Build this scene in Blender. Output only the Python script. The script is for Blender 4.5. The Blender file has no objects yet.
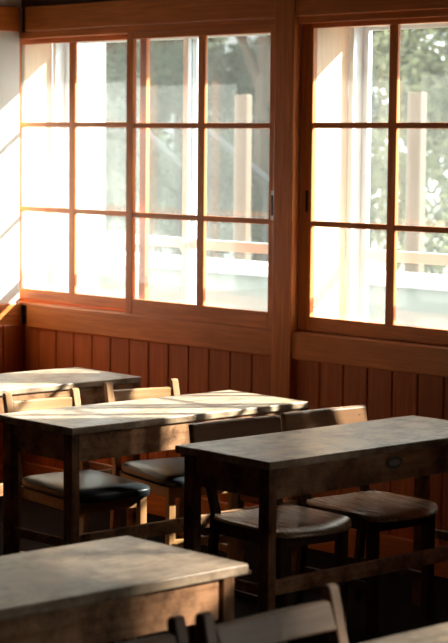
import bpy, bmesh, math, random
from mathutils import Vector, Matrix
random.seed(7)
SC = bpy.context.scene
COL = SC.collection

# ------------------------------------------------------------------ materials
def new_mat(name):
    m = bpy.data.materials.new(name); m.use_nodes = True
    nt = m.node_tree; nt.nodes.clear()
    out = nt.nodes.new('ShaderNodeOutputMaterial')
    return m, nt, out

def N(nt, kind, **kw):
    n = nt.nodes.new(kind)
    for k, v in kw.items():
        setattr(n, k, v)
    return n

def mix_color(nt, fac, a, b):
    m = N(nt, 'ShaderNodeMix', data_type='RGBA')
    if isinstance(fac, (int, float)): m.inputs[0].default_value = fac
    else: nt.links.new(fac, m.inputs[0])
    for i, v in ((6, a), (7, b)):
        if isinstance(v, tuple): m.inputs[i].default_value = (*v, 1)
        else: nt.links.new(v, m.inputs[i])
    return m.outputs[2]

def ramp(nt, val, lo, hi):
    r = N(nt, 'ShaderNodeMapRange'); r.clamp = True
    nt.links.new(val, r.inputs[0]); r.inputs[1].default_value = lo; r.inputs[2].default_value = hi
    return r.outputs[0]

def coords(nt, scale, rand=True):
    tc = N(nt, 'ShaderNodeTexCoord'); mp = N(nt, 'ShaderNodeMapping')
    nt.links.new(tc.outputs['Object'], mp.inputs[0]); mp.inputs['Scale'].default_value = scale
    if rand:
        oi = N(nt, 'ShaderNodeObjectInfo'); mu = N(nt, 'ShaderNodeMath', operation='MULTIPLY')
        nt.links.new(oi.outputs['Random'], mu.inputs[0]); mu.inputs[1].default_value = 37.0
        nt.links.new(mu.outputs[0], mp.inputs['Location'])
    return mp.outputs[0]

def noise(nt, vec, scale, detail=4, rough=.6):
    n = N(nt, 'ShaderNodeTexNoise'); nt.links.new(vec, n.inputs['Vector'])
    n.inputs['Scale'].default_value = scale; n.inputs['Detail'].default_value = detail
    n.inputs['Roughness'].default_value = rough
    return n.outputs[0]

def wood(name, dark, light, grain='z', rough=.45, wear=None, wear_lo=.45, wear_hi=.7, bump=.15, fine=60, spec=.5, board=None, pits=False):
    """stained timber: stretched grain, slow tone drift, optional worn/stained blotches"""
    m, nt, out = new_mat(name)
    s = {'x': (.06, 1, 1), 'y': (1, .06, 1), 'z': (1, 1, .06)}[grain]
    v = coords(nt, s); g = noise(nt, v, fine, 5, .65)
    v2 = coords(nt, tuple(.3 if k < 1 else 1 for k in s)); g2 = noise(nt, v2, 7, 3, .5)
    c = mix_color(nt, ramp(nt, g, .3, .7), dark, light)
    mid = tuple((a + b) / 2 * .8 for a, b in zip(dark, light))
    c = mix_color(nt, ramp(nt, g2, .45, .8), c, mid)
    if wear:
        v3 = coords(nt, (1, 1, 1)); w = noise(nt, v3, 9, 6, .7)
        c = mix_color(nt, ramp(nt, w, wear_lo, wear_hi), c, wear)
    if pits:    # small dark knocks and ink spots
        vo = N(nt, 'ShaderNodeTexVoronoi'); nt.links.new(coords(nt, (1, 1, 1)), vo.inputs['Vector']); vo.inputs['Scale'].default_value = 13
        r = N(nt, 'ShaderNodeMapRange'); nt.links.new(vo.outputs['Distance'], r.inputs[0]); r.inputs[1].default_value = .05; r.inputs[2].default_value = .11
        c = mix_color(nt, r.outputs[0], (.045, .028, .02), c)
        w2 = noise(nt, coords(nt, (1, .35, 1)), 24, 5, .7)
        c = mix_color(nt, ramp(nt, w2, .5, .8), c, tuple(k * .45 for k in wear))
    if board:   # tone change from board to board along world x
        tc = N(nt, 'ShaderNodeTexCoord'); sp = N(nt, 'ShaderNodeSeparateXYZ')
        nt.links.new(tc.outputs['Object'], sp.inputs[0])
        d = N(nt, 'ShaderNodeMath', operation='DIVIDE'); nt.links.new(sp.outputs[board[0]], d.inputs[0]); d.inputs[1].default_value = board[1]
        fl = N(nt, 'ShaderNodeMath', operation='FLOOR'); nt.links.new(d.outputs[0], fl.inputs[0])
        wn = N(nt, 'ShaderNodeTexWhiteNoise', noise_dimensions='1D'); nt.links.new(fl.outputs[0], wn.inputs['W'])
        mu = N(nt, 'ShaderNodeMath', operation='MULTIPLY'); nt.links.new(wn.outputs['Value'], mu.inputs[0]); mu.inputs[1].default_value = .45
        c = mix_color(nt, mu.outputs[0], c, tuple(k * .45 for k in light))
    b = N(nt, 'ShaderNodeBsdfPrincipled'); nt.links.new(c, b.inputs['Base Color'])
    rr = N(nt, 'ShaderNodeMapRange'); nt.links.new(g, rr.inputs[0])
    rr.inputs[3].default_value = rough - .06; rr.inputs[4].default_value = rough + .12
    nt.links.new(rr.outputs[0], b.inputs['Roughness']); b.inputs['Specular IOR Level'].default_value = spec
    if bump:
        bp = N(nt, 'ShaderNodeBump'); bp.inputs['Strength'].default_value = bump; bp.inputs['Distance'].default_value = .002
        nt.links.new(g, bp.inputs['Height']); nt.links.new(bp.outputs[0], b.inputs['Normal'])
    nt.links.new(b.outputs[0], out.inputs[0])
    return m

def plain(name, color, rough=.6, metal=0, spec=.5, var=.0, vscale=5):
    m, nt, out = new_mat(name)
    b = N(nt, 'ShaderNodeBsdfPrincipled')
    b.inputs['Roughness'].default_value = rough; b.inputs['Metallic'].default_value = metal
    b.inputs['Specular IOR Level'].default_value = spec
    n = noise(nt, coords(nt, (1, 1, 1), False), vscale, 4, .6)
    nt.links.new(mix_color(nt, ramp(nt, n, .35, .7), color, tuple(k * (1 - var) for k in color)), b.inputs['Base Color'])
    nt.links.new(b.outputs[0], out.inputs[0])
    return m

def glass(name, dust, tint=(.95, .98, .98)):
    """thin window pane: clear, a weak mirror reflection and a film of dust that catches light"""
    m, nt, out = new_mat(name)
    tr = N(nt, 'ShaderNodeBsdfTransparent'); tr.inputs[0].default_value = (*tint, 1)
    gl = N(nt, 'ShaderNodeBsdfGlossy'); gl.inputs['Roughness'].default_value = .02
    fr = N(nt, 'ShaderNodeFresnel'); ge = N(nt, 'ShaderNodeNewGeometry')      # thin pane: same Fresnel from both faces
    io = N(nt, 'ShaderNodeMapRange'); nt.links.new(ge.outputs['Backfacing'], io.inputs[0])
    io.inputs[3].default_value = 1.33; io.inputs[4].default_value = 1 / 1.33; nt.links.new(io.outputs[0], fr.inputs[0])
    m1 = N(nt, 'ShaderNodeMixShader'); nt.links.new(fr.outputs[0], m1.inputs[0])
    nt.links.new(tr.outputs[0], m1.inputs[1]); nt.links.new(gl.outputs[0], m1.inputs[2])
    tl = N(nt, 'ShaderNodeBsdfTranslucent'); tl.inputs[0].default_value = (.9, .93, .92, 1)
    n = noise(nt, coords(nt, (1, 1, .5), False), 6, 6, .7)
    r = N(nt, 'ShaderNodeMapRange'); nt.links.new(n, r.inputs[0]); r.inputs[1].default_value = .3; r.inputs[2].default_value = .75
    r.inputs[3].default_value = dust * .75; r.inputs[4].default_value = dust * 1.35
    m2 = N(nt, 'ShaderNodeMixShader'); nt.links.new(r.outputs[0], m2.inputs[0])
    nt.links.new(m1.outputs[0], m2.inputs[1]); nt.links.new(tl.outputs[0], m2.inputs[2])
    nt.links.new(m2.outputs[0], out.inputs[0])
    return m

def leaf_mat(name, a, b):
    m, nt, out = new_mat(name)
    c = mix_color(nt, ramp(nt, noise(nt, coords(nt, (1, 1, 1)), 3.0, 4, .6), .3, .7), a, b)
    d = N(nt, 'ShaderNodeBsdfDiffuse'); t = N(nt, 'ShaderNodeBsdfTranslucent')
    nt.links.new(c, d.inputs[0]); nt.links.new(c, t.inputs[0])
    mx = N(nt, 'ShaderNodeMixShader'); mx.inputs[0].default_value = .35
    nt.links.new(d.outputs[0], mx.inputs[1]); nt.links.new(t.outputs[0], mx.inputs[2])
    nt.links.new(mx.outputs[0], out.inputs[0])
    return m

CEDAR_D, CEDAR_L = (.46, .11, .018), (.78, .245, .046)
M = {}
M['cedar_x'] = wood('cedar along', CEDAR_D, CEDAR_L, 'x', .42)
M['cedar_y'] = wood('cedar across', CEDAR_D, CEDAR_L, 'y', .42)
M['cedar_z'] = wood('cedar upright', CEDAR_D, CEDAR_L, 'z', .42)
M['plank_n'] = wood('cedar planks', (.38, .068, .009), (.68, .16, .022), 'z', .5, board=('X', .1365))
M['plank_w'] = wood('cedar planks west', (.38, .068, .009), (.68, .16, .022), 'z', .5, board=('Y', .1365))
M['jamb'] = wood('pale reveal timber', (.72, .54, .38), (.84, .68, .52), 'z', .6, bump=.05)
M['top'] = wood('worn desk top', (.38, .255, .165), (.58, .42, .29), 'y', .36, wear=(.17, .10, .06), wear_lo=.43, wear_hi=.70, fine=45, spec=.28, pits=True)
M['desk'] = wood('old desk timber', (.27, .115, .052), (.50, .25, .13), 'y', .5, wear=(.10, .045, .02), wear_lo=.42, wear_hi=.66, spec=.15)
M['desk_z'] = wood('old desk timber upright', (.17, .075, .034), (.33, .155, .078), 'z', .5, wear=(.07, .03, .015), wear_lo=.42, wear_hi=.66, spec=.12)
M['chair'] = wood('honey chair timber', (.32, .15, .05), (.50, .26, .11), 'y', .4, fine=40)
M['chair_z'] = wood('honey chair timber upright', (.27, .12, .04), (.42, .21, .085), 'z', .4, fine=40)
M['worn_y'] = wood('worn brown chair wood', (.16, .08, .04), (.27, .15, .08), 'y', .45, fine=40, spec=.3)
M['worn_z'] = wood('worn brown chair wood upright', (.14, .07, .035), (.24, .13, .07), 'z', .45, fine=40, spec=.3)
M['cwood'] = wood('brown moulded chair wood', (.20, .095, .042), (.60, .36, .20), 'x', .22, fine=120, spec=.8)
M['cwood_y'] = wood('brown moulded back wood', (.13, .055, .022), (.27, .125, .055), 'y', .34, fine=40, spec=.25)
M['cleg'] = wood('dark chair leg wood', (.05, .022, .01), (.11, .05, .024), 'z', .45, spec=.15)
M['vinyl'] = plain('black vinyl', (.014, .017, .02), .36, var=.3)
M['metal'] = plain('brushed metal', (.62, .6, .56), .35, 1)
M['dull'] = plain('tarnished metal', (.15, .125, .10), .4, 1)
M['plate'] = plain('worn plate metal', (.34, .28, .23), .45, 1)
M['black'] = plain('black recess', (.01, .01, .01), .6)
M['plaster'] = plain('white plaster', (.86, .82, .77), .85, var=.05)
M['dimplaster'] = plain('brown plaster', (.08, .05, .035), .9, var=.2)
M['floor'] = wood('dark floorboards', (.008, .005, .004), (.018, .011, .008), 'x', .75, spec=.03, board=('Y', .11))
M['ceil'] = wood('dark ceiling boards', (.07, .035, .02), (.12, .06, .03), 'x', .7, bump=0)
M['alu'] = plain('pale aluminium', (.72, .80, .86), .45, .15)
M['alu_d'] = plain('grey gasket track', (.30, .31, .31), .6)
M['pane1'] = glass('dusty glass', .03)
M['pane2'] = glass('glass', .022)
M['pane3'] = glass('glass clear', .016)
M['opane'] = glass('outer glass', .008)
M['concrete'] = plain('pale concrete', (.20, .215, .20), .9, var=.12, vscale=2)
M['gravel'] = plain('pale gravel', (.08, .085, .065), .95, var=.3, vscale=4)
M['render'] = plain('white render', (.66, .67, .67), .9, var=.04)
M['greywall'] = plain('grey siding', (.30, .32, .33), .9, var=.08)
M['post'] = wood('reflection post timber', (.09, .05, .03), (.13, .08, .05), 'z', .7)  # brown for the posts that stand in for pane reflections
M['rail'] = plain('grey painted steel', (.018, .02, .022), .6)
M['bark'] = plain('bark', (.10, .07, .05), .9, var=.4, vscale=20)
M['leaf1'] = leaf_mat('leaf grey green', (.06, .075, .045), (.13, .145, .09))
M['leaf2'] = leaf_mat('leaf light', (.10, .115, .06), (.24, .24, .14))
M['leaf3'] = leaf_mat('leaf dark', (.04, .055, .04), (.09, .105, .07))

# ------------------------------------------------------------------ mesh helpers
def box(bm, x0, x1, y0, y1, z0, z1, bev=0.0, seg=2, mi=0, top=None):
    """axis box; top=(dx,dy) shifts the upper face"""
    r = bmesh.ops.create_cube(bm, size=1)
    vs = r['verts']
    for v in vs:
        v.co = Vector((x0 + (v.co.x + .5) * (x1 - x0), y0 + (v.co.y + .5) * (y1 - y0), z0 + (v.co.z + .5) * (z1 - z0)))
    if top:
        zt = max(v.co.z for v in vs)
        for v in vs:
            if v.co.z > zt - 1e-6: v.co.x += top[0]; v.co.y += top[1]
    for v in vs:
        for f in v.link_faces: f.material_index = mi
    if bev:
        es = {e for v in vs for e in v.link_edges}
        bmesh.ops.bevel(bm, geom=list(es), offset=bev, segments=seg, profile=.5, affect='EDGES')

def extrude_poly(bm, pts, axis, a0, a1, bev=0.0, seg=2):
    """pts: 2-D outline in the two other axes (kept in x,y,z order); extruded along axis a0..a1"""
    def P(p, a):
        return {'x': (a, p[0], p[1]), 'y': (p[0], a, p[1]), 'z': (p[0], p[1], a)}[axis]
    A = [bm.verts.new(P(p, a0)) for p in pts]; B = [bm.verts.new(P(p, a1)) for p in pts]
    n = len(pts); fs = [bm.faces.new(A[::-1]), bm.faces.new(B)]
    for i in range(n): fs.append(bm.faces.new((A[i], A[(i + 1) % n], B[(i + 1) % n], B[i])))
    bmesh.ops.recalc_face_normals(bm, faces=fs)
    if bev:
        es = set(fs[0].edges) | set(fs[1].edges)
        bmesh.ops.bevel(bm, geom=list(es), offset=bev, segments=seg, profile=.5, affect='EDGES')

def obj(name, bm, mat, parent=None, smooth=False, loc=None):
    me = bpy.data.meshes.new(name); bm.to_mesh(me); bm.free()
    for m in (mat if isinstance(mat, (list, tuple)) else [mat]): me.materials.append(m)
    if smooth:
        for p in me.polygons: p.use_smooth = True
    o = bpy.data.objects.new(name, me); COL.objects.link(o)
    if parent: o.parent = parent
    if loc: o.location = loc
    return o

def bx(name, mat, parent, *a, **k):
    bm = bmesh.new(); box(bm, *a, **k); return obj(name, bm, mat, parent)

def empty(name, loc=(0, 0, 0), rz=0):
    o = bpy.data.objects.new(name, None); o.empty_display_size = .1; COL.objects.link(o)
    o.location = loc; o.rotation_euler = (0, 0, rz); return o

def tag(o, label=None, cat=None, group=None, kind=None):
    for k, v in (('label', label), ('category', cat), ('group', group), ('kind', kind)):
        if v: o[k] = v
    return o

def copy_tree(o, parent=None):
    c = o.copy(); COL.objects.link(c)
    if parent: c.parent = parent
    for ch in [q for q in bpy.data.objects if q.parent == o]: copy_tree(ch, c)
    return c

# ------------------------------------------------------------------ room shell
XW, XE, YS, YN, ZC = -7.905, 2.2, -3.0, 5.975, 3.45      # west, east, south, north inner faces, ceiling
XO = -4.40                                               # east end of the glazed bay
def struct(name, bm, mat): return tag(obj(name, bm, mat), kind='structure')

bm = bmesh.new()
y0, y1 = 5.985, 6.19
box(bm, XW - .25, XE + .2, y0, y1, -.1, .90)
box(bm, XW - .25, XE + .2, y0, y1, 2.19, 2.75); box(bm, XW - .25, XE + .2, y0, y1, 3.22, ZC + .1)
box(bm, XW - .25, -2.77, y0, y1, 2.75, 3.22); box(bm, .75, XE + .2, y0, y1, 2.75, 3.22); box(bm, -1.2, -1.05, y0, y1, 2.75, 3.22)
box(bm, XW - .25, -7.977, 6.03, y1, .90, 2.19); box(bm, XW - .25, -8.03, y0, 6.03, .90, 2.19)
box(bm, -6.115, -6.003, y0, y1, .90, 2.19); box(bm, -6.003, -5.952, 6.012, y1, .90, 2.19)
box(bm, XO, -2.77, y0, y1, .90, 2.19); box(bm, -1.2, -1.05, y0, y1, .90, 2.19); box(bm, .75, XE + .2, y0, y1, .90, 2.19)
struct('wall_north', bm, M['render'])
bm = bmesh.new(); box(bm, XW - .25, XW, YS, 5.953, -.1, ZC + .1); box(bm, XW - .25, XW, 5.953, 5.985, -.1, .89); box(bm, XW - .25, XW, 5.953, 5.985, 2.22, ZC + .1); struct('wall_west', bm, M['plaster'])
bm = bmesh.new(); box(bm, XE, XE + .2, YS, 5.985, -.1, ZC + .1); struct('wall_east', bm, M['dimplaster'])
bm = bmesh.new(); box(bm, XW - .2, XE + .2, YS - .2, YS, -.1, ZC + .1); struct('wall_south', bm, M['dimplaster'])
bm = bmesh.new(); box(bm, XW, XE, YS, 5.985, -.1, 0); struct('floor', bm, M['floor'])
bm = bmesh.new(); box(bm, XW, XE, YS, 5.985, ZC, ZC + .1); struct('ceiling', bm, M['ceil'])

# wainscot planking with real gaps between the boards
trim = [0]
def t(bm, mat):
    trim[0] += 1; return struct('trim_%d' % trim[0], bm, mat)
P = .1365
bm = bmesh.new()
box(bm, XW, XE, 5.976, 5.985, .1, .8)
k = 0; x = -7.903
while x < XE - .15:
    box(bm, x + .002, x + P - .002, 5.965, 5.980, .1, .8, bev=.0035, seg=1); x += P
t(bm, M['plank_n'])
bm = bmesh.new(); box(bm, XW + .001, XW + .07, 5.968, 5.985, .8, .90); box(bm, XW + .001, XW + .07, 5.968, 5.985, 2.205, 2.335); t(bm, M['cleg'])  # dark strips painting in the shade of the corner gaps
bm = bmesh.new()
box(bm, XW, XW + .012, YS, 5.95, .1, .8)
y = 5.95 - P + .02
while y > 1.0:
    box(bm, XW + .01, XW + .028, y + .002, y + P - .002, .1, .8, bev=.0035, seg=1); y -= P
t(bm, M['plank_w'])
# rail under the windows (dado rail, projects) and the west wall's rail
bm = bmesh.new(); box(bm, XW + .062, -6.118, 5.948, 5.985, .790, .905, bev=.005); t(bm, M['cedar_x'])
bm = bmesh.new(); box(bm, -6.003, XO - .0, 5.948, 5.985, .790, .905, bev=.005); t(bm, M['cedar_x'])
bm = bmesh.new(); box(bm, XO, XE, 5.948, 5.985, .790, .905, bev=.005); t(bm, M['cedar_x'])
bm = bmesh.new(); box(bm, XW, XW + .02, YS, 5.945, .790, .905, bev=.005); t(bm, M['cedar_y'])
# head beam over the windows and along the west wall
bm = bmesh.new(); box(bm, XW + .055, -6.118, 5.944, 5.985, 2.218, 2.335, bev=.004); t(bm, M['cedar_x'])
bm = bmesh.new(); box(bm, -6.003, XE, 5.944, 5.985, 2.218, 2.335, bev=.004); t(bm, M['cedar_x'])
bm = bmesh.new(); box(bm, XW, XW + .015, YS, 5.945, 2.218, 2.335, bev=.004); t(bm, M['cedar_y'])
bm = bmesh.new(); box(bm, XW + .0, -6.118, 5.962, 5.985, 2.335, 2.6, bev=.003); t(bm, M['ceil'])
bm = bmesh.new(); box(bm, -6.003, XE, 5.962, 5.985, 2.335, 2.6, bev=.003); t(bm, M['cedar_x'])
# posts
bm = bmesh.new(); box(bm, -6.118, -6.003, 5.938, 5.985, 0, ZC, bev=.005); t(bm, M['cedar_z'])
bm = bmesh.new(); box(bm, XO, XO + .12, 5.938, 5.985, 0, ZC, bev=.005); t(bm, M['cedar_z'])
for xp in (-2.9, -1.19, .75):
    bm = bmesh.new(); box(bm, xp, xp + .13, 5.938, 5.985, 0, ZC, bev=.005); t(bm, M['cedar_z'])
# upper panelling east of the windows
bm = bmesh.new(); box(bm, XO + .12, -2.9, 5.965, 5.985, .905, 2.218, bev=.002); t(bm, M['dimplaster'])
# baseboards
bm = bmesh.new(); box(bm, XW, XE, 5.946, 5.985, 0, .120, bev=.005); struct('baseboard_north', bm, M['cedar_x'])
bm = bmesh.new(); box(bm, XW, XW + .045, YS, 5.93, 0, .118, bev=.005); struct('baseboard_west', bm, M['cedar_y'])

# ------------------------------------------------------------------ windows
def sash(win, x0, x1, y, z0, z1, cols, stiles, zb, zt, rows, pane, mun=.045, d=.023):
    """sliding wooden sash: two stiles, two rails, muntins; one pane behind"""
    sl, sr = stiles
    bm = bmesh.new()
    box(bm, x0, x0 + sl, y, y + d, z0, z1, bev=.003)
    box(bm, x1 - sr, x1, y, y + d, z0, z1, bev=.003)
    box(bm, x0 + sl, x1 - sr, y, y + d, z0, zb, bev=.003, mi=1)
    box(bm, x0 + sl, x1 - sr, y, y + d, zt, z1, bev=.003, mi=1)
    for c in cols: box(bm, c - mun / 2, c + mun / 2, y + .002, y + d - .002, zb, zt, bev=.004)
    for r in rows: box(bm, x0 + sl, x1 - sr, y + .0035, y + d - .0035, r - .012, r + .012, bev=.004, mi=1)
    s = obj('sash', bm, [M['cedar_z'], M['cedar_x']], win)
    bx('pane', pane, s, x0 + sl - .004, x1 - sr + .004, y + d * .5 - .002, y + d * .5 + .002, zb - .004, zt + .004)
    return s

def finger(s, x, y, z):
    bm = bmesh.new()
    box(bm, x - .012, x + .012, y - .003, y + .001, z - .062, z + .062, bev=.001, seg=1)
    box(bm, x - .007, x + .008, y - .0045, y, z - .043, z + .043, mi=1)
    f = obj('finger_pull', bm, [M['metal'], M['black']], s)
    f['label'] = 'small steel recessed finger pull'
    return f

def frame_track(win, x0, x1, zt):
    bm = bmesh.new()
    box(bm, x0, x1, 5.955, 6.075, .895, .907, bev=.001, seg=1)      # sill board
    box(bm, x0, x1, 5.988, 5.992, .907, .912); box(bm, x0, x1, 6.028, 6.032, .907, .912)
    box(bm, x0, x1, 5.955, 6.075, zt, zt + .03, bev=.001, seg=1)
    obj('track', bm, M['cedar_x'], win)

def reveal(win, x0, x1, ys=6.062):
    bm = bmesh.new()
    box(bm, x0, x0 + .012, ys, 6.20, .9, 2.19); box(bm, x1 - .012, x1, 6.062, 6.20, .9, 2.19)
    box(bm, x0 + .012, x1 - .012, 6.08, 6.20, 2.182, 2.19); box(bm, x0 + .012, x1 - .012, 6.08, 6.20, .9, .905)
    o = obj('reveal_lining', bm, M['jamb'], win); o['label'] = 'pale timber reveal lining'

def outer(win, x0, x1, meet):
    """white aluminium sliding window on the outside"""
    a = .030
    bm = bmesh.new()
    box(bm, x0, x0 + a, 6.20, 6.29, .86, 2.235, bev=.003); box(bm, x1 - a, x1, 6.20, 6.29, .86, 2.235, bev=.003)
    box(bm, x0 + a, x1 - a, 6.20, 6.29, .86, .895, bev=.003); box(bm, x0 + a, x1 - a, 6.20, 6.29, 2.19, 2.235, bev=.003)
    f = obj('outer_frame', bm, M['alu'], win); f['label'] = 'white aluminium outer frame'
    sp = [(x0 + a, meet + .03, 6.255), (meet - .03, x1 - a, 6.222)]
    for i, (u, v, yy) in enumerate(sp):
        bm = bmesh.new(); w = .032; zb, zt = .895, 2.192
        box(bm, u, u + w, yy, yy + .025, zb, zt, bev=.003); box(bm, v - w, v, yy, yy + .025, zb, zt, bev=.003)
        box(bm, u + w, v - w, yy, yy + .025, zb, zb + .035, bev=.003); box(bm, u + w, v - w, yy, yy + .025, zt - .022, zt, bev=.003)
        box(bm, u + w, v - w, yy + .001, yy + .024, 1.203, 1.250, bev=.003)
        s = obj('outer_sash', bm, M['alu'], win); s['label'] = 'white aluminium outer sash with a middle rail'
        bx('outer_pane', M['opane'], s, u + w - .004, v - w + .004, yy + .011, yy + .014, zb + .03, zt - .02)
    bm = bmesh.new(); box(bm, meet - .03, meet + .03, 6.205, 6.222, 1.20, 1.235, bev=.004); box(bm, meet - .006, meet + .012, 6.195, 6.206, 1.19, 1.25, bev=.003)
    l = obj('window_lock', bm, M['alu'], win)

w1 = tag(empty('window_1'), kind='structure')
R1, R2 = 1.768, 1.362
s = sash(w1, -8.03, -7.02, 6.003, .915, 2.185, [-7.565], (.045, .045), .97, 2.16, [R1 + .004, R2], M['pane1'])
s = sash(w1, -7.106, -6.120, 5.958, .905, 2.185, [-6.60], (.045, .045), .977, 2.158, [R1, R2], M['pane2'])
finger(s, -6.136, 5.957, 1.432)
frame_track(w1, -8.03, -6.115, 2.185); reveal(w1, -7.977, -6.115, 6.03); outer(w1, -7.965, -6.127, -6.985)
w2 = tag(empty('window_2'), kind='structure')
s = sash(w2, -6.002, -4.95, 5.985, .905, 2.19, [-5.49, ], (.065, .05), .972, 2.17, [R1 + .002, R2], M['pane3'])
bm = bmesh.new(); box(bm, -5.969, -5.955, 5.982, 5.987, 1.41, 1.50, bev=.001, seg=1); f = obj('finger_pull', bm, M['black'], s); f['label'] = 'dark recessed finger slot'
s = sash(w2, -5.05, XO, 6.03, .905, 2.19, [-4.72], (.05, .05), .972, 2.17, [R1, R2], M['pane3'])
frame_track(w2, -6.002, XO, 2.19); reveal(w2, -5.952, XO, 6.012); outer(w2, -5.940, XO - .012, -5.20)
for i, (xa, xb) in enumerate(((-2.77, -1.19), (-1.06, .75))):       # unseen bays further along, added to light the foreground
    wn = tag(empty('window_%d' % (i + 3)), kind='structure'); xm = (xa + xb) / 2
    sash(wn, xa, xm + .04, 6.003, .905, 2.19, [(xa + xm) / 2], (.05, .05), .972, 2.17, [R1, R2], M['pane3'])
    sash(wn, xm - .04, xb, 5.958, .905, 2.19, [(xb + xm) / 2], (.05, .05), .972, 2.17, [R1, R2], M['pane3'])
    frame_track(wn, xa, xb, 2.19); reveal(wn, xa, xb); outer(wn, xa + .01, xb - .01, xm)

    tr = tag(empty('window_%d' % (i + 5)), kind='structure')           # unseen fixed transom above, added to let sun onto the near desks
    bm = bmesh.new()
    box(bm, xa, xa + .04, 6.0, 6.04, 2.75, 3.22); box(bm, xb - .04, xb, 6.0, 6.04, 2.75, 3.22)
    box(bm, xa + .04, xb - .04, 6.0, 6.04, 2.75, 2.79); box(bm, xa + .04, xb - .04, 6.0, 6.04, 3.18, 3.22)
    for q in (.33, .67): box(bm, xa + (xb - xa) * q - .015, xa + (xb - xa) * q + .015, 6.005, 6.035, 2.79, 3.18)
    fr = obj('transom_frame', bm, M['cedar_x'], tr)
    bx('pane', M['pane3'], fr, xa + .036, xb - .036, 6.018, 6.022, 2.786, 3.184)

# ------------------------------------------------------------------ desks
DW, DL, DH = .452, 1.172, .70     # depth (x), length (y), height
def make_desk(far=0.0):
    r = empty('double_desk')
    # origin: near (south) front corner on the floor; front edge faces +x, desk body spans x -DW..0, y 0..DL
    bm = bmesh.new(); box(bm, -DW, 0, 0, DL, DH - .026, DH, bev=.004, seg=2)
    # slight wear: nudge edge verts
    rnd = random.Random(3)
    for v in bm.verts:
        v.co.z -= rnd.random() * .0015
    obj('tabletop', bm, M['top'], r)
    bx('front_apron', M['desk'], r, -.030, -.008, .037, DL - .037 - far * 1.3, .575, DH - .026, bev=.003)
    bx('back_apron', M['desk'], r, -DW + .03, -DW + .048, .05, DL - .05, .655, DH - .026, bev=.003)
    bx('shelf', M['desk'], r, -DW + .03, -.030, .055, DL - .055, .575, .587, bev=.002)
    for yy in (.012, DL - .030 - far): bx('end_panel', M['desk'], r, -DW + .094, -.053, yy, yy + .018, .575, DH - .026, bev=.002)
    bx('divider', M['desk'], r, -DW + .05, -.031, DL / 2 - .008, DL / 2 + .008, .587, DH - .026)
    for xx in (-.052, -DW + .045):
        for yy in (.002, DL - .038 - far): bx('leg', M['desk_z'], r, xx, xx + .048, yy, yy + .036, 0, DH - .026, bev=.003)
    for xx in (-.040,): bx('stretcher', M['desk'], r, xx, xx + .022, .038, DL - .038 - far, .262, .312, bev=.003)
    for yy in (.012, DL - .030 - far): bx('end_stretcher', M['desk'], r, -DW + .094, -.053, yy, yy + .018, .262, .296, bev=.003)
    return r

def finger_plate(desk, y):
    bm = bmesh.new()
    n = 20
    for (rx, rz, a0, a1) in ((.040, .021, -.009, -.0045), ):
        pts = [(y + math.cos(2 * math.pi * i / n) * rx, .638 + math.sin(2 * math.pi * i / n) * rz) for i in range(n)]
        extrude_poly(bm, pts, 'x', a0, a1)
    f = obj('finger_plate', bm, M['dull'], desk)
    bm = bmesh.new()
    extrude_poly(bm, [(y + math.cos(2 * math.pi * i / n) * .028, .638 + math.sin(2 * math.pi * i / n) * .011) for i in range(n)], 'x', -.006, -.0035)
    o = obj('plate_slot', bm, M['plate'], f); f['label'] = 'oval metal finger plate'

desk = make_desk()
desks = {}
desk_pos = [('A', -6.505, 4.375, 'worn double desk farthest back, beside the planks in the left corner'),
            ('B', -5.475, 4.352, 'sunlit long double desk in the middle with two black-cushioned chairs behind it'),
            ('C', -4.497, 4.365, 'grey-topped double desk in shade, with an oval metal plate on its apron'),
            ('D', -3.430, 2.092, 'brown worn double desk filling the lower left corner in the foreground'),
            ('E', -2.280, 2.060, 'grey desk nearest the camera, its top just entering the lower right corner')]
for i, (k, x, y, lab) in enumerate(desk_pos):
    d = desk if i == 0 else make_desk(.04) if k == 'D' else copy_tree(desk)
    if k == 'D': bx('under_board', M['desk'], d, -DW + .06, -.055, DL - .02, DL + .065, .655, .667, bev=.005)
    d.location = (x, y, 0)
    tag(d, lab, 'desk', 'double school desks'); desks[k] = d
finger_plate(desks['C'], 4.95 - 4.365)

# ------------------------------------------------------------------ chairs
def rear_post(bm, y0, y1, xt, xs, xf, h, d=.028):
    """bent rear upright seen from the side: foot, seat, rounded top"""
    pts = [(xf, 0), (xs, .42), (xt, h - .02)]
    out = [(xf - d / 2, 0), (xs - d / 2, .42), (xt - d / 2, h - .014)]
    for i in range(1, 6):
        a = math.pi - math.pi * i / 6; out.append((xt + math.cos(a) * d / 2, h - .014 + math.sin(a) * .014))
    out += [(xt + d / 2, h - .014), (xs + d / 2, .42), (xf + d / 2, 0)]
    extrude_poly(bm, out, 'y', y0, y1, bev=.003, seg=2)

def slanted_board(bm, xb, xt, y0, y1, z0, z1, th, bow=.008, r=.006):
    """back board, slightly bowed away from the sitter, leaning back"""
    n = 10; rows = []
    for i in range(n + 1):
        u = i / n; yy = y0 + (y1 - y0) * u; b = -bow * (1 - (2 * u - 1) ** 2)
        rows.append((yy, b))
    rings = []
    for yy, b in rows:
        rings.append([bm.verts.new((xb + b + th / 2, yy, z0)), bm.verts.new((xt + b + th / 2, yy, z1)),
                      bm.verts.new((xt + b - th / 2, yy, z1)), bm.verts.new((xb + b - th / 2, yy, z0))])
    fs = []
    for a, b in zip(rings, rings[1:]):
        for j in range(4): fs.append(bm.faces.new((a[j], a[(j + 1) % 4], b[(j + 1) % 4], b[j])))
    fs.append(bm.faces.new(rings[0][::-1])); fs.append(bm.faces.new(rings[-1]))
    bmesh.ops.recalc_face_normals(bm, faces=fs)
    es = [e for e in bm.edges if len(e.link_faces) == 2 and e.calc_face_angle(0) > .8]
    bmesh.ops.bevel(bm, geom=es, offset=r, segments=3, profile=.5, affect='EDGES')

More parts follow.
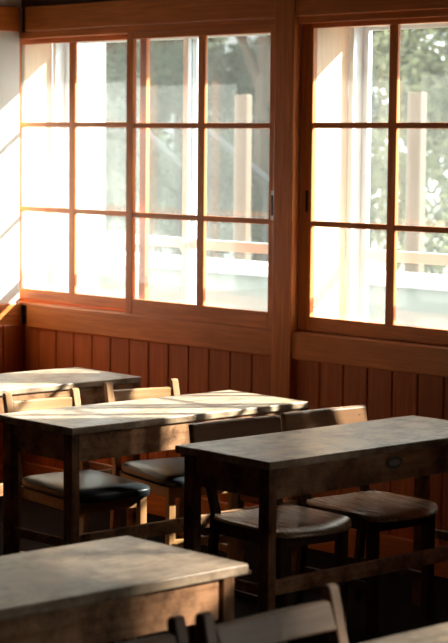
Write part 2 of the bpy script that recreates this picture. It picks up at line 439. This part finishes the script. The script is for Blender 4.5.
def make_cushion_chair(w=.325, h=.745, bh=.123, m=('chair', 'chair_z')):
    """origin: floor below the top of the back, at the south post; faces +x, spans y 0..w"""
    r = empty('school_chair')
    for yy in (0, w - .030):
        bm = bmesh.new(); rear_post(bm, yy, yy + .030, 0, .085, .045, h); obj('rear_leg', bm, M[m[1]], r)
    for yy in (.012, w - .042): bx('front_leg', M[m[1]], r, .49, .52, yy, yy + .030, 0, .405, bev=.003)
    bm = bmesh.new(); slanted_board(bm, .030, .006, .0305, w - .0305, h - .032 - bh, h - .032, .018); obj('back_board', bm, M[m[0]], r)
    bm = bmesh.new(); box(bm, .49, .513, .043, w - .043, .36, .405, bev=.002)
    obj('seat_frame', bm, M[m[0]], r)
    for yy in (.014, w - .034): bx('side_rail', M[m[0]], r, .100, .489, yy, yy + .020, .36, .405, bev=.002)
    bx('rear_rail', M[m[0]], r, .075, .095, .031, w - .031, .36, .405, bev=.002)
    bx('stretcher', M[m[0]], r, .495, .513, .043, w - .043, .17, .20, bev=.002)
    for yy in (.018, w - .034): bx('side_stretcher', M[m[0]], r, .085, .489, yy, yy + .016, .12, .15, bev=.002)
    # cushion: rounded slab, domed
    bm = bmesh.new(); n = 12
    x0, x1, ya, yb = .10, .565, -.004, w + .004
    grid = []
    for i in range(n + 1):
        row = []
        for j in range(n + 1):
            u, v = i / n, j / n
            cu, cv = 2 * u - 1, 2 * v - 1
            k = 1 - .07 * (abs(cu) ** 6) * (abs(cv) ** 6) * 1.6
            x = (x0 + x1) / 2 + cu * k * (x1 - x0) / 2; y = (ya + yb) / 2 + cv * k * (yb - ya) / 2
            z = .448 + .008 * (1 - cu ** 2) * (1 - cv ** 2) - .012 * max(abs(cu), abs(cv)) ** 10
            row.append(bm.verts.new((x, y, z)))
        grid.append(row)
    for i in range(n):
        for j in range(n): bm.faces.new((grid[i][j], grid[i + 1][j], grid[i + 1][j + 1], grid[i][j + 1]))
    edge = [grid[0][j] for j in range(n)] + [grid[i][n] for i in range(n)] + [grid[n][j] for j in range(n, 0, -1)] + [grid[i][0] for i in range(n, 0, -1)]
    prev = edge; cx, cy = (x0 + x1) / 2, (ya + yb) / 2
    for dz, sc in ((-.012, 1.012), (-.026, 1.008), (-.037, .99)):
        cur = [bm.verts.new((cx + (v.co.x - cx) * sc, cy + (v.co.y - cy) * sc, .436 + dz + .006)) for v in edge]
        for a in range(len(edge)): bm.faces.new((prev[a], prev[(a + 1) % len(edge)], cur[(a + 1) % len(edge)], cur[a]))
        prev = cur
    bm.faces.new(prev)
    bmesh.ops.recalc_face_normals(bm, faces=bm.faces[:])
    s = obj('seat_cushion', bm, M['vinyl'], r, smooth=True); s['label'] = 'shiny black vinyl seat cushion'
    return r

def make_wood_chair(w=.405, h=.727):
    """chair with a broad moulded back board and a moulded wooden seat"""
    r = empty('wooden_chair')
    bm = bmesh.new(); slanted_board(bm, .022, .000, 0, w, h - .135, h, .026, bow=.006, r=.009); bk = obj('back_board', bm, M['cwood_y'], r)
    for yy in (.045, w - .075):
        bm = bmesh.new(); rear_post(bm, yy, yy + .03, -.006, .075, .03, h - .05, .026); obj('rear_leg', bm, M['cleg'], r)
    for yy in (.032, w - .04):
        bm = bmesh.new(); extrude_poly(bm, [(yy + math.cos(a * math.pi / 4) * .005, h - .035 + math.sin(a * math.pi / 4) * .005) for a in range(8)], 'x', .0128, .0165)
        obj('screw', bm, M['black'], r)
    for yy in (.05, w - .085): bx('front_leg', M['cleg'], r, .40, .435, yy, yy + .035, 0, .395, bev=.003)
    for yy in (.055, w - .08): bx('side_rail', M['cleg'], r, .088, .399, yy, yy + .022, .35, .398, bev=.002)
    bx('front_rail', M['cleg'], r, .405, .425, .086, w - .086, .35, .398, bev=.002)
    for yy in (.055, w - .078): bx('side_stretcher', M['cleg'], r, .07, .399, yy, yy + .02, .14, .17, bev=.002)
    # moulded seat: dished, rounded corners, waterfall front
    bm = bmesh.new(); n = 16; th = .013
    def sh(u, v):
        cu, cv = 2 * u - 1, 2 * v - 1
        kk = (abs(cu) ** 4 * abs(cv) ** 4)
        x = .27 + cu * .20 * (1 - .15 * kk - .05 * cv * cv * (cu > 0)); y = w / 2 + cv * (w / 2 - .006) * (1 - .16 * kk)
        z = .420 - .012 * (1 - cv ** 2) * (1 - .5 * cu ** 2) - (.016 * max(0, (u - .78) / .22) ** 2) + .004 * max(0, (.2 - u) / .2) ** 2
        return x, y, z
    T = [[bm.verts.new(sh(i / n, j / n)) for j in range(n + 1)] for i in range(n + 1)]
    B = [[bm.verts.new((v.co.x, v.co.y, v.co.z - th)) for v in row] for row in T]
    for i in range(n):
        for j in range(n):
            bm.faces.new((T[i][j], T[i + 1][j], T[i + 1][j + 1], T[i][j + 1]))
            bm.faces.new((B[i][j], B[i][j + 1], B[i + 1][j + 1], B[i + 1][j]))
    def rim(a, b, c, d): bm.faces.new((a, b, c, d))
    for i in range(n):
        rim(T[i][0], B[i][0], B[i + 1][0], T[i + 1][0]); rim(T[i][n], T[i + 1][n], B[i + 1][n], B[i][n])
        rim(T[0][i], T[0][i + 1], B[0][i + 1], B[0][i]); rim(T[n][i], B[n][i], B[n][i + 1], T[n][i + 1])
    bmesh.ops.recalc_face_normals(bm, faces=bm.faces[:])
    es = [e for e in bm.edges if len(e.link_faces) == 2 and e.calc_face_angle(0) > .9]
    bmesh.ops.bevel(bm, geom=es, offset=.005, segments=3, profile=.5, affect='EDGES')
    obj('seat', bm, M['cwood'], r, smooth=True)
    return r

c1 = make_cushion_chair()
chairs = [(-6.12, 4.535, math.radians(-8), 'cushioned school chair behind the sunlit middle desk, at its near left end'),
          (-6.14, 5.045, math.radians(-13), 'cushioned school chair behind the sunlit middle desk, on the window side'),
          (-7.13, 4.525, math.radians(-3), 'cushioned school chair at the left edge, only its seat corner showing')]
for i, (x, y, a, lab) in enumerate(chairs):
    c = c1 if i == 0 else copy_tree(c1)
    c.location = (x, y, 0); c.rotation_euler.z = a
    tag(c, lab, 'chair', 'chairs with black vinyl cushions')
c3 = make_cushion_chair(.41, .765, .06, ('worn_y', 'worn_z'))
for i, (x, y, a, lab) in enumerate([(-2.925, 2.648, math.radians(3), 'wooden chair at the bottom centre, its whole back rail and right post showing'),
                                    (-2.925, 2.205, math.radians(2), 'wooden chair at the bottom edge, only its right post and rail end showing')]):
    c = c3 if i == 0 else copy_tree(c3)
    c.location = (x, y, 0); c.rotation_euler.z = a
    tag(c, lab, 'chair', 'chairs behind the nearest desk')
c2 = make_wood_chair()
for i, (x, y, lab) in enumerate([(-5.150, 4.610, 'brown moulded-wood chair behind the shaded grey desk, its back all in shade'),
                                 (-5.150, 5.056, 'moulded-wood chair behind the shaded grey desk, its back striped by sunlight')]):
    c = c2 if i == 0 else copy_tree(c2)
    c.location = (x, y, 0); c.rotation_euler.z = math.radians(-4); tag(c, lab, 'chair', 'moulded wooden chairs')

# ------------------------------------------------------------------ outdoors
bm = bmesh.new(); box(bm, -45, 20, 6.2, 60, -.4, -.3); g = struct('ground', bm, M['gravel']); g['label'] = 'pale ground outside'
bm = bmesh.new()
box(bm, -22, 6, 9.0, 9.18, -.3, .84); box(bm, -22, 6, 8.95, 9.23, .84, .91, bev=.01)
for f_ in bm.faces: f_.material_index = 1 if f_.calc_center_median().z > .839 else 0
tag(obj('garden_wall', bm, [M['concrete'], M['render']]), 'low pale concrete wall with a white coping outside the windows', 'wall')

b = tag(empty('white_building', (-14.2, 9.4, -.3)), 'white rendered building wing seen through the leftmost panes', 'building')
bm = bmesh.new(); box(bm, -2.5, 2.2, -2, .45, 0, 5.2); obj('wall', bm, M['render'], b)
bm = bmesh.new(); box(bm, -2.7, 2.4, -2.2, .65, 5.2, 5.35, bev=.01); obj('roof', bm, M['rail'], b)

b = tag(empty('grey_building', (-26.1, 22.5, -.3)), 'pale grey building half hidden behind the trees', 'building')
bm = bmesh.new(); box(bm, -4, .6, 0, 4, 0, 3.3); obj('wall', bm, M['greywall'], b)
bm = bmesh.new(); extrude_poly(bm, [(-4.3, 3.3), (.9, 3.3), (-1.7, 4.3)], 'y', -.2, 4.2); obj('roof', bm, M['rail'], b)

# posts added outside in place of orange reflections in the panes
for i, (x, lab) in enumerate([(-10.12, 'added timber post standing in for an orange reflection in the middle panes'),
                              (-8.53, 'added timber post standing in for an orange reflection in the right-hand window')]):
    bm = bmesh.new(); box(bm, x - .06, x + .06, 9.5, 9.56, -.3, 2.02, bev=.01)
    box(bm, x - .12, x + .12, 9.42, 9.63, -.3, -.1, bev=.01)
    tag(obj('reflection_post', bm, M['post']), lab, 'post', 'posts standing in for reflections')

# sloping handrail of an outdoor stair
def bar(bm, p, q, r):
    p, q = Vector(p), Vector(q); d = q - p
    res = bmesh.ops.create_cone(bm, cap_ends=True, segments=10, radius1=r, radius2=r, depth=d.length)
    mt = Matrix.Translation((p + q) / 2) @ d.to_track_quat('Z', 'Y').to_matrix().to_4x4()
    bmesh.ops.transform(bm, matrix=mt, verts=res['verts'])
s = tag(empty('stair_railing', (-14, 11.5, -.3)), 'dark grey sloping stair handrails outside behind the garden wall', 'railing')
pts = [((-13.487, 11.5, 1.801), (-12.996, 11.5, 1.495)), ((-12.655, 11.5, 1.794), (-11.92, 11.5, 1.397))]
for (p, q) in pts:
    p = Vector(p) - Vector((-14, 11.5, -.3)); q = Vector(q) - Vector((-14, 11.5, -.3)); d = (q - p)
    bm = bmesh.new(); bar(bm, p - d * .15, q + d * .1, .03); obj('handrail', bm, M['rail'], s)
    for u in (0.03, .97):
        e = p + d * u; bm = bmesh.new(); bar(bm, (e.x, e.y, 0), (e.x, e.y, e.z), .016); obj('baluster', bm, M['rail'], s)

def tree(x, y, h, rad, n, mat, lab, name='leafy_tree', zb=.9, size=.05, seed=1):
    rnd = random.Random(seed)
    r = tag(empty(name, (x, y, -.3)), lab, 'tree', 'trees beyond the garden wall')
    bm = bmesh.new()
    bar(bm, (0, 0, 0), (rad * .05, 0, h * .55), .13)
    for k in range(5):
        a = k * 1.257 + rnd.random(); bar(bm, (rad * .04, 0, h * (.3 + .05 * k)), (math.cos(a) * rad * .6, math.sin(a) * rad * .6, h * (.55 + .07 * k)), .045)
    obj('trunk', bm, M['bark'], r)
    verts, faces = [], []
    clumps = []
    for k in range(60):
        a = rnd.random() * 6.283; u = rnd.random() ** .5; zz = zb + rnd.random() ** .9 * (h - zb)
        tt = (zz - zb) / (h - zb); env = math.sin(math.pi * (.18 + .72 * tt)) ** .6
        clumps.append((math.cos(a) * rad * u * env, math.sin(a) * rad * u * env, zz, rad * (.16 + .18 * rnd.random())))
    for i in range(n * 3):
        cx, cy, cz, cr = rnd.choice(clumps)
        d = Vector((rnd.gauss(0, 1), rnd.gauss(0, 1), rnd.gauss(0, .8))).normalized() * cr * (.55 + .5 * rnd.random())
        p = Vector((cx, cy, cz)) + d
        if p.z < .2: continue
        nrm = (d.normalized() + Vector((rnd.gauss(0, .5), rnd.gauss(0, .5), rnd.gauss(0, .5)))).normalized()
        t1 = nrm.orthogonal().normalized(); t1.rotate(Matrix.Rotation(rnd.random() * 6.28, 3, nrm)); t2 = nrm.cross(t1)
        s = size * (.6 + .8 * rnd.random()); b0 = len(verts)
        verts += [p - t1 * s, p + t2 * s * .45 + nrm * s * .1, p + t1 * s, p - t2 * s * .45 + nrm * s * .1]
        faces.append((b0, b0 + 1, b0 + 2, b0 + 3))
    me = bpy.data.meshes.new('foliage'); me.from_pydata(verts, [], faces); me.materials.append(mat)
    o = bpy.data.objects.new('foliage', me); COL.objects.link(o); o.parent = r
    return r
tree(-19.2, 17.0, 5.6, 1.5, 9000, M['leaf3'], 'dark bushy tree left of the others, seen through the middle panes', seed=2)
tree(-15.2, 14.6, 5.6, 1.6, 11000, M['leaf3'], 'dark green tree second from the left beyond the garden wall', seed=3)
tree(-16.3, 19.6, 6.4, 1.9, 9000, M['leaf1'], 'mid green tree behind the dividing post between the windows', seed=4)
tree(-11.3, 14.2, 5.6, 1.75, 12000, M['leaf2'], 'pale green sunlit tree filling the right-hand window', seed=5)
tree(-11.9, 19.0, 6.4, 2.1, 10000, M['leaf1'], 'leafy green tree at the far right edge of the right-hand window', seed=6)
tree(-22.3, 18.9, 5.4, 1.5, 7000, M['leaf1'], 'green tree just right of the white building wing', seed=8)

tree(4.3, 13.6, 10.6, 2.4, 3600, M['leaf1'], 'tall airy tree added unseen beyond the right edge of the view, dappling the sunlight', zb=5.6, size=.08, seed=9)  # unseen tree, added to break up the sun on the foreground

# ------------------------------------------------------------------ light
w = bpy.data.worlds.new('sky'); SC.world = w; w.use_nodes = True
bg = w.node_tree.nodes['Background']; bg.inputs[0].default_value = (1.0, .965, .91, 1); bg.inputs[1].default_value = 1.8
sd = bpy.data.lights.new('sun', 'SUN'); sd.energy = 9; sd.angle = math.radians(1.1); sd.color = (1, .93, .82)
so = bpy.data.objects.new('sun', sd); COL.objects.link(so)
so.rotation_euler = Vector((-.57, -.82, -.63)).to_track_quat('-Z', 'Y').to_euler(); so.location = (3, 12, 8)

# ------------------------------------------------------------------ camera
f, pitch, roll, yaw = 2017.7, .08903, .009607, .8239
sp, cp = math.sin(pitch), math.cos(pitch)
R0 = Vector((math.cos(yaw), math.sin(yaw), 0)); U0 = Vector((-math.sin(yaw) * sp, math.cos(yaw) * sp, cp)); F = Vector((-math.sin(yaw) * cp, math.cos(yaw) * cp, -sp))
c, s = math.cos(roll), math.sin(roll)
R = c * R0 + s * U0; U = -s * R0 + c * U0
cd = bpy.data.cameras.new('camera'); cam = bpy.data.objects.new('camera', cd); COL.objects.link(cam)
mw = Matrix((R, U, -F)).transposed().to_4x4(); mw.translation = (0, 0, 1.70); cam.matrix_world = mw
cd.sensor_fit = 'VERTICAL'; cd.sensor_height = 36; cd.lens = f * 36 / 643; cd.clip_end = 200
cd.dof.use_dof = True; cd.dof.focus_distance = 7.0; cd.dof.aperture_fstop = 5.6
SC.camera = cam
SC.view_settings.view_transform = 'Standard'; SC.view_settings.look = 'None'
SC.view_settings.exposure = 1.8; SC.view_settings.gamma = 1.0; SC.view_settings.use_curve_mapping = False
SC.cycles.use_denoising = True
SC.cycles.max_bounces = 10; SC.cycles.diffuse_bounces = 6; SC.cycles.transparent_max_bounces = 24
